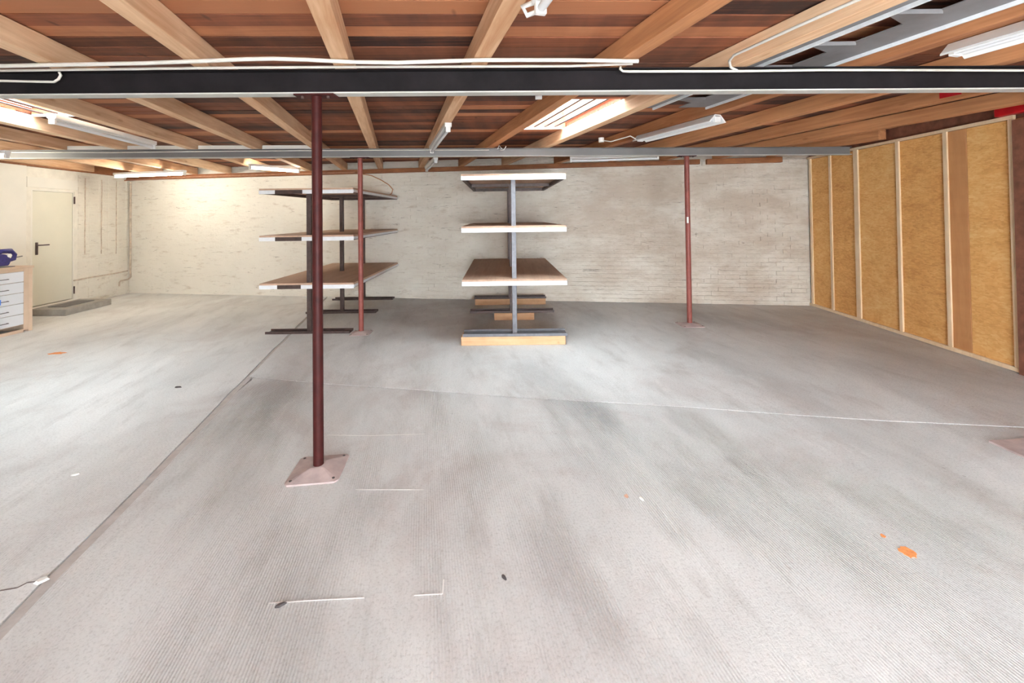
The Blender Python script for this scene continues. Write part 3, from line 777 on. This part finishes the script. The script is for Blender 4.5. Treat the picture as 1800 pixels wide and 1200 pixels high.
mb = MB(); mb.tube([(-7.60, 6.48, tz + .13), (-7.60, 6.53, tz + .135), (-7.62, 6.60, tz + .14)], .008, 6); mb.build('cord_end', M['steel_grey'], sw)

sw.location += Vector((.13, .10, 0))

# ------------------------------------------------------------------ lamps
def lamp(a, b, on, label, reflector=False, rope=None):
    a, b = Vector(a), Vector(b); d = (b - a).normalized(); r_ = d.cross(Vector((0, 0, 1))).normalized(); u_ = Vector((0, 0, 1))
    o = empty('tube_lamp', (a + b) / 2, label, 'lamp', 'tube lamps on the ceiling')
    mb = MB()
    if reflector:
        sec = [(-.105, -.03), (-.102, -.02), (-.034, .045), (.034, .045), (.102, -.02), (.105, -.03), (.096, -.03), (.03, .034), (-.03, .034), (-.096, -.03)]
    else:
        sec = [(-.036, .005), (-.036, .045), (.036, .045), (.036, .005), (.026, -.002), (-.026, -.002)]
    n = len(sec)
    vs = [a + r_ * s0 + u_ * s1 for s0, s1 in sec] + [b + r_ * s0 + u_ * s1 for s0, s1 in sec]
    mb.add(vs, [tuple(range(n)), tuple(range(2 * n - 1, n - 1, -1))] + [(k, (k + 1) % n, (k + 1) % n + n, k + n) for k in range(n)])
    mb.build('reflector' if reflector else 'batten_housing', M['white'], o)
    zt = -.006 if reflector else -.028
    rr = .019
    for s0 in ((-.03, .03) if reflector else (0,)):
        mb = MB(); mb.tube([a + d * .03 + r_ * s0 + u_ * zt, b - d * .03 + r_ * s0 + u_ * zt], rr, 12); mb.build('tube', M['tube_on'] if on else M['tube_off'], o)
    for q, sg in ((a, 1), (b, -1)):
        mb = MB(); mb.bar(q + u_ * (zt + .005), q + d * sg * .03 + u_ * (zt + .005), .075 if reflector else .05, .055); mb.build('end_cap', M['white'], o, bevel=.005)
    return o
def Z(x, y, z): return at_z(x, y, z)
lamp(Z(90, 208, 2.565), Z(270, 255, 2.565), False, 'long unlit tube lamp beside the left skylight')
lamp(Z(788, 223, 2.57), Z(759, 263, 2.57), False, 'short unlit tube lamp hanging in front of grey beam above the middle')
lamp(Z(766, 281, 2.565), Z(750, 297, 2.565), False, 'small unlit tube lamp behind the grey beam near back wall')
lamp(Z(1124, 245, 2.57), Z(1262, 209, 2.57), False, 'unlit white reflector lamp with clips at upper right', True)
lamp(Z(1002, 280, 2.565), Z(1158, 275, 2.565), False, 'unlit tube lamp behind the grey beam right of middle rack')
lamp(Z(202, 308, 2.53), Z(325, 303, 2.53), True, 'glowing tube lamp near back left corner above the door wall')
lamp(Z(438, 292, 2.575), Z(526, 299, 2.575), True, 'glowing tube lamp behind grey beam above the left rack')
e7 = at_y(14, 271, 5.50)
lamp(e7, (e7.x - 1.15, 5.42, e7.z), True, 'glowing tube lamp cut off by left edge of the photo')
a8 = Z(1674, 92, 2.57); d8 = Vector((.27, -1, 0)).normalized()
lamp(a8, a8 + d8 * 1.2, False, 'unlit white reflector lamp at top right corner of the ceiling', True)
a9 = Z(948, 8, 2.56)
l9 = lamp(a9, a9 + Vector((.27, -1, 0)).normalized() * .9, False, 'end of a white tube lamp cut by the top edge at centre')
mb = MB(); q = a9 + Vector((-.02, .02, .02)); mb.tube([q, q + Vector((-.05, .04, .0)), q + Vector((-.03, .06, -.03)), q + Vector((.03, .03, -.02)), q + Vector((.06, .0, .02))], .012, 8); mb.build('wire_loop', M['white'], l9)
# real light from the glowing tubes is their own emission

# ------------------------------------------------------------------ conduits
CY = lambda x: None
def front(x, y, off=.0):                             # point on the vertical plane just before the black beam
    a, b = (-4, B1(-4) - .055 - off), (4, B1(4) - .055 - off); return on_line(x, y, a, b)
mb = MB(); mb.tube([at_z(x, y, 2.603) for x, y in ((-60, 117), (0, 116), (150, 113), (250, 111), (350, 107.5), (430, 104), (480, 103), (540, 105), (620, 109), (700, 110), (780, 107.5), (850, 105.5), (1000, 105.5), (1122, 107.5))], .0125, 10)
c1 = tag(mb.build('conduit', M['conduit']), 'thick wavy pale conduit along the black beam, ending right of centre', 'conduit')
mb = MB(); mb.tube([at_z(x, y, 2.608) for x, y in ((-60, 124), (0, 124), (350, 119.5), (545, 118), (1000, 116), (1112, 112))], .009, 8)
tag(mb.build('conduit', M['conduit']), 'thin straight pale conduit just under the thick wavy one', 'conduit')
mb = MB(); mb.tube([front(x, y, .02) for x, y in ((1091, 117), (1090, 121), (1095, 125), (1106, 125.5), (1300, 125), (1440, 123), (1560, 123), (1850, 124))], .0085, 8)
tag(mb.build('conduit', M['conduit']), 'pale conduit along black beam from right of centre to right edge', 'conduit')
mb = MB(); mb.tube([front(x, y, .0) for x, y in ((-60, 142), (0, 142), (95, 144), (103, 139), (107, 132), (104, 127))], .008, 8)
tag(mb.build('conduit', M['conduit']), 'short pale conduit hooked onto the web of black beam at far left', 'conduit')
pa = at_z(1286, 96, 2.66); kx = 11
ptsj = [front(1296, 124, .03), front(1284, 118, .03), at_z(1282, 107, 2.60), at_z(1290, 97, 2.605), at_z(1400, 47, 2.605), at_z(1525, -8, 2.605)]
mb = MB(); mb.tube(ptsj, .0085, 8); tag(mb.build('conduit', M['conduit']), 'pale conduit bending up from black beam and along the bright joist', 'conduit')
mb = MB(); 
pts = []
for x in (0, 200, 420, 635, 860):
    p = on_line(x, {0: 267.5, 200: 268, 420: 265.5, 635: 264, 860: 263.5}[x], (-6, B2(-6) - .055), (4, B2(4) - .055)); pts.append(p)
mb.tube(pts, .007, 8); tag(mb.build('conduit', M['conduit']), 'thin white cable along top of the grey beam', 'conduit')
mb = MB(); p = on_line(875, 262, (-6, B2(-6) - .06), (4, B2(4) - .06))
mb.tube([p, p + Vector((.02, -.02, .05)), p + Vector((.06, -.03, .0)), p + Vector((.02, -.02, -.02)), p + Vector((.09, 0, -.01)), p + Vector((.12, 0, .04))], .006, 6)
tag(mb.build('loose_wire', M['white']), 'small tangle of white wire where cable ends on grey beam', 'wire')
jb = at_z(1057, 247, 2.58)
mb = MB(); mb.tube([jb + Vector((0, 0, -.02)), jb + Vector((0, 0, .035))], .035, 14); j_ = mb.build('junction_box', M['white'], origin=jb); tag(j_, 'small round white junction box left of the reflector lamp', 'junction box')
mb = MB(); mb.tube([jb + Vector((.03, 0, 0)), jb + Vector((.12, 0, -.015)), at_z(1108, 239, 2.58), at_z(1119, 245, 2.56)], .007, 6); mb.build('cable', M['conduit'], j_)
sock = at_z(941, 171, 2.72); mb = MB(); mb.tube([sock, sock + Vector((.06, 0, 0))], .02, 10); tag(mb.build('cable_clip', M['white'], origin=sock), 'tiny white fitting on ceiling left of right skylight', 'fitting')

# copper pipe and loose cable on the back wall
mb = MB(); mb.tube([on_back(x, y, .14) for x, y in ((229, 318), (330, 312), (480, 307.5), (630, 304))], .013, 8)
tag(mb.build('copper_pipe', M['copper']), 'thin copper pipe under the timber plate at left of back wall', 'pipe')
mb = MB(); pts = [(638, 306), (655, 309), (672, 317), (685, 325), (692, 333), (690, 340), (683, 345)]
mb.tube([on_back(x, y, .04) for x, y in pts], .010, 6); tag(mb.build('loose_cable', M['rope']), 'orange-brown loose cable looping on the wall above left rack', 'cable')

# ------------------------------------------------------------------ grey cable tray
tr = empty('cable_tray', (jx(11, 2.8) + .35, 2.8, 2.64), 'grey metal ladder tray between joists at upper right', 'cable tray')
ty0, ty1 = .9, 4.30
def TX(f, Y): return (jx(11, Y) + JW + .02) * (1 - f) + (jx(12, Y) - .02) * f
for f0, f1, fw_ in ((0.03, .28, 0), (.62, .97, 0)):
    mb = MB(); mb.poly([(TX(f0, ty0), ty0), (TX(f1, ty0), ty0), (TX(f1, ty1), ty1), (TX(f0, ty1), ty1)], 2.690, 2.696)
    for e_ in (f0, f1):
        pass
    mb.build('side_sheet', M['galv'], tr)
for f in (.28, .97):
    mb = MB(); mb.poly([(TX(f, ty0) - .004, ty0), (TX(f, ty0) + .008, ty0), (TX(f, ty1) + .008, ty1), (TX(f, ty1) - .004, ty1)], 2.668, 2.69); mb.build('rail', M['white_edge'], tr)
y = ty0 + .1
while y < ty1:
    mb = MB(); a0 = (TX(.28, y) + .008, y); a1 = (TX(.62, y), y); b1 = (TX(.62, y) , y + .20); b0 = (TX(.28, y) + .008, y + .05)
    mb.poly([a0, a1, b1, b0], 2.686, 2.695); mb.box(a0[0], a1[0], y - .006, y, 2.668, 2.686); mb.build('rung', M['galv'], tr)
    y += .42

# ------------------------------------------------------------------ small things on the floor and marks
def chip(x, y, w_, l_, ang, material, name, label, cat, h=.008):
    p = at_z(x, y); c, s_ = math.cos(ang), math.sin(ang); n = 7; r = random.Random(int(x))
    ring = [(math.cos(2 * math.pi * k / n) * w_ / 2 * r.uniform(.7, 1.15), math.sin(2 * math.pi * k / n) * l_ / 2 * r.uniform(.7, 1.15)) for k in range(n)]
    mb = MB(); vs = [(p.x + a * c - b * s_, p.y + a * s_ + b * c, .0005) for a, b in ring] + [(p.x + (a * c - b * s_) * .7, p.y + (a * s_ + b * c) * .7, h) for a, b in ring]
    mb.add(vs, [tuple(range(n - 1, -1, -1)), tuple(range(n, 2 * n))] + [(k, (k + 1) % n, (k + 1) % n + n, k + n) for k in range(n)])
    return tag(mb.build(name, material, origin=p), label, cat)
chip(75, 1020, .06, .045, .3, M['chip_white'], 'plaster_chip', 'white plaster chip on the floor joint at lower left', 'debris')
chip(1128, 877, .018, .05, .5, M['chip_white'], 'plaster_chip', 'tiny white chip beside the faint orange spot on floor', 'debris')
chip(313, 681, .08, .02, .0, M['chip_dark'], 'debris', 'small dark sliver lying on bright floor left of joint', 'debris', .012)
chip(493, 1064, .05, .02, .5, M['chip_dark'], 'debris', 'small dark crumb below the tall red pole', 'debris')
chip(886, 1015, .02, .04, .6, M['chip_dark'], 'debris', 'small dark crumb on the floor near bottom centre', 'debris')
chip(133, 834, .05, .03, .3, M['chip_white'], 'plaster_chip', 'small pale chip on the left floor slab', 'debris')
# sprayed and chalk marks lie in the floor itself
def mark(pts, wd, material, z=.0035):
    mb = MB()
    for a, b in zip(pts, pts[1:]):
        A, B = at_z(*a), at_z(*b); mb.bar(A + Vector((0, 0, z - .001)), B + Vector((0, 0, z - .001)), wd, .0012)
    return mb
def blot(x, y, rx, ry_, material, nm, lab):
    p = at_z(x, y); r = random.Random(x); n = 18; mb = MB()
    pts = [(p.x + math.cos(2 * math.pi * k / n) * rx * r.uniform(.6, 1.2), p.y + math.sin(2 * math.pi * k / n) * ry_ * r.uniform(.6, 1.2)) for k in range(n)]
    mb.poly(pts, .0005, .003); o_ = mb.build(nm, material, floor); o_['label'] = lab
blot(1597, 972, .033, .04, M['spot'], 'paint_spot', 'orange spray mark on the floor at right')
blot(1552, 942, .012, .012, M['spot'], 'paint_spot', 'tiny orange spray mark')
blot(100, 621, .11, .05, M['spot'], 'paint_spot', 'orange spray mark on the left floor')
blot(1101, 872, .012, .018, simple('faint_orange', (.72, .42, .30), .8), 'paint_spot', 'faint orange mark')
chalk = simple('chalk', (.88, .87, .84), .9)
for k, pts in enumerate((((472, 1061), (545, 1056), (640, 1051)), ((728, 1047), (778, 1044), (780, 1019)), ((625, 861), (700, 861), (745, 861)), ((575, 765), (650, 766), (747, 763)))):
    mark(pts, .005 if k < 2 else .0045, chalk).build('chalk_line', chalk, floor)
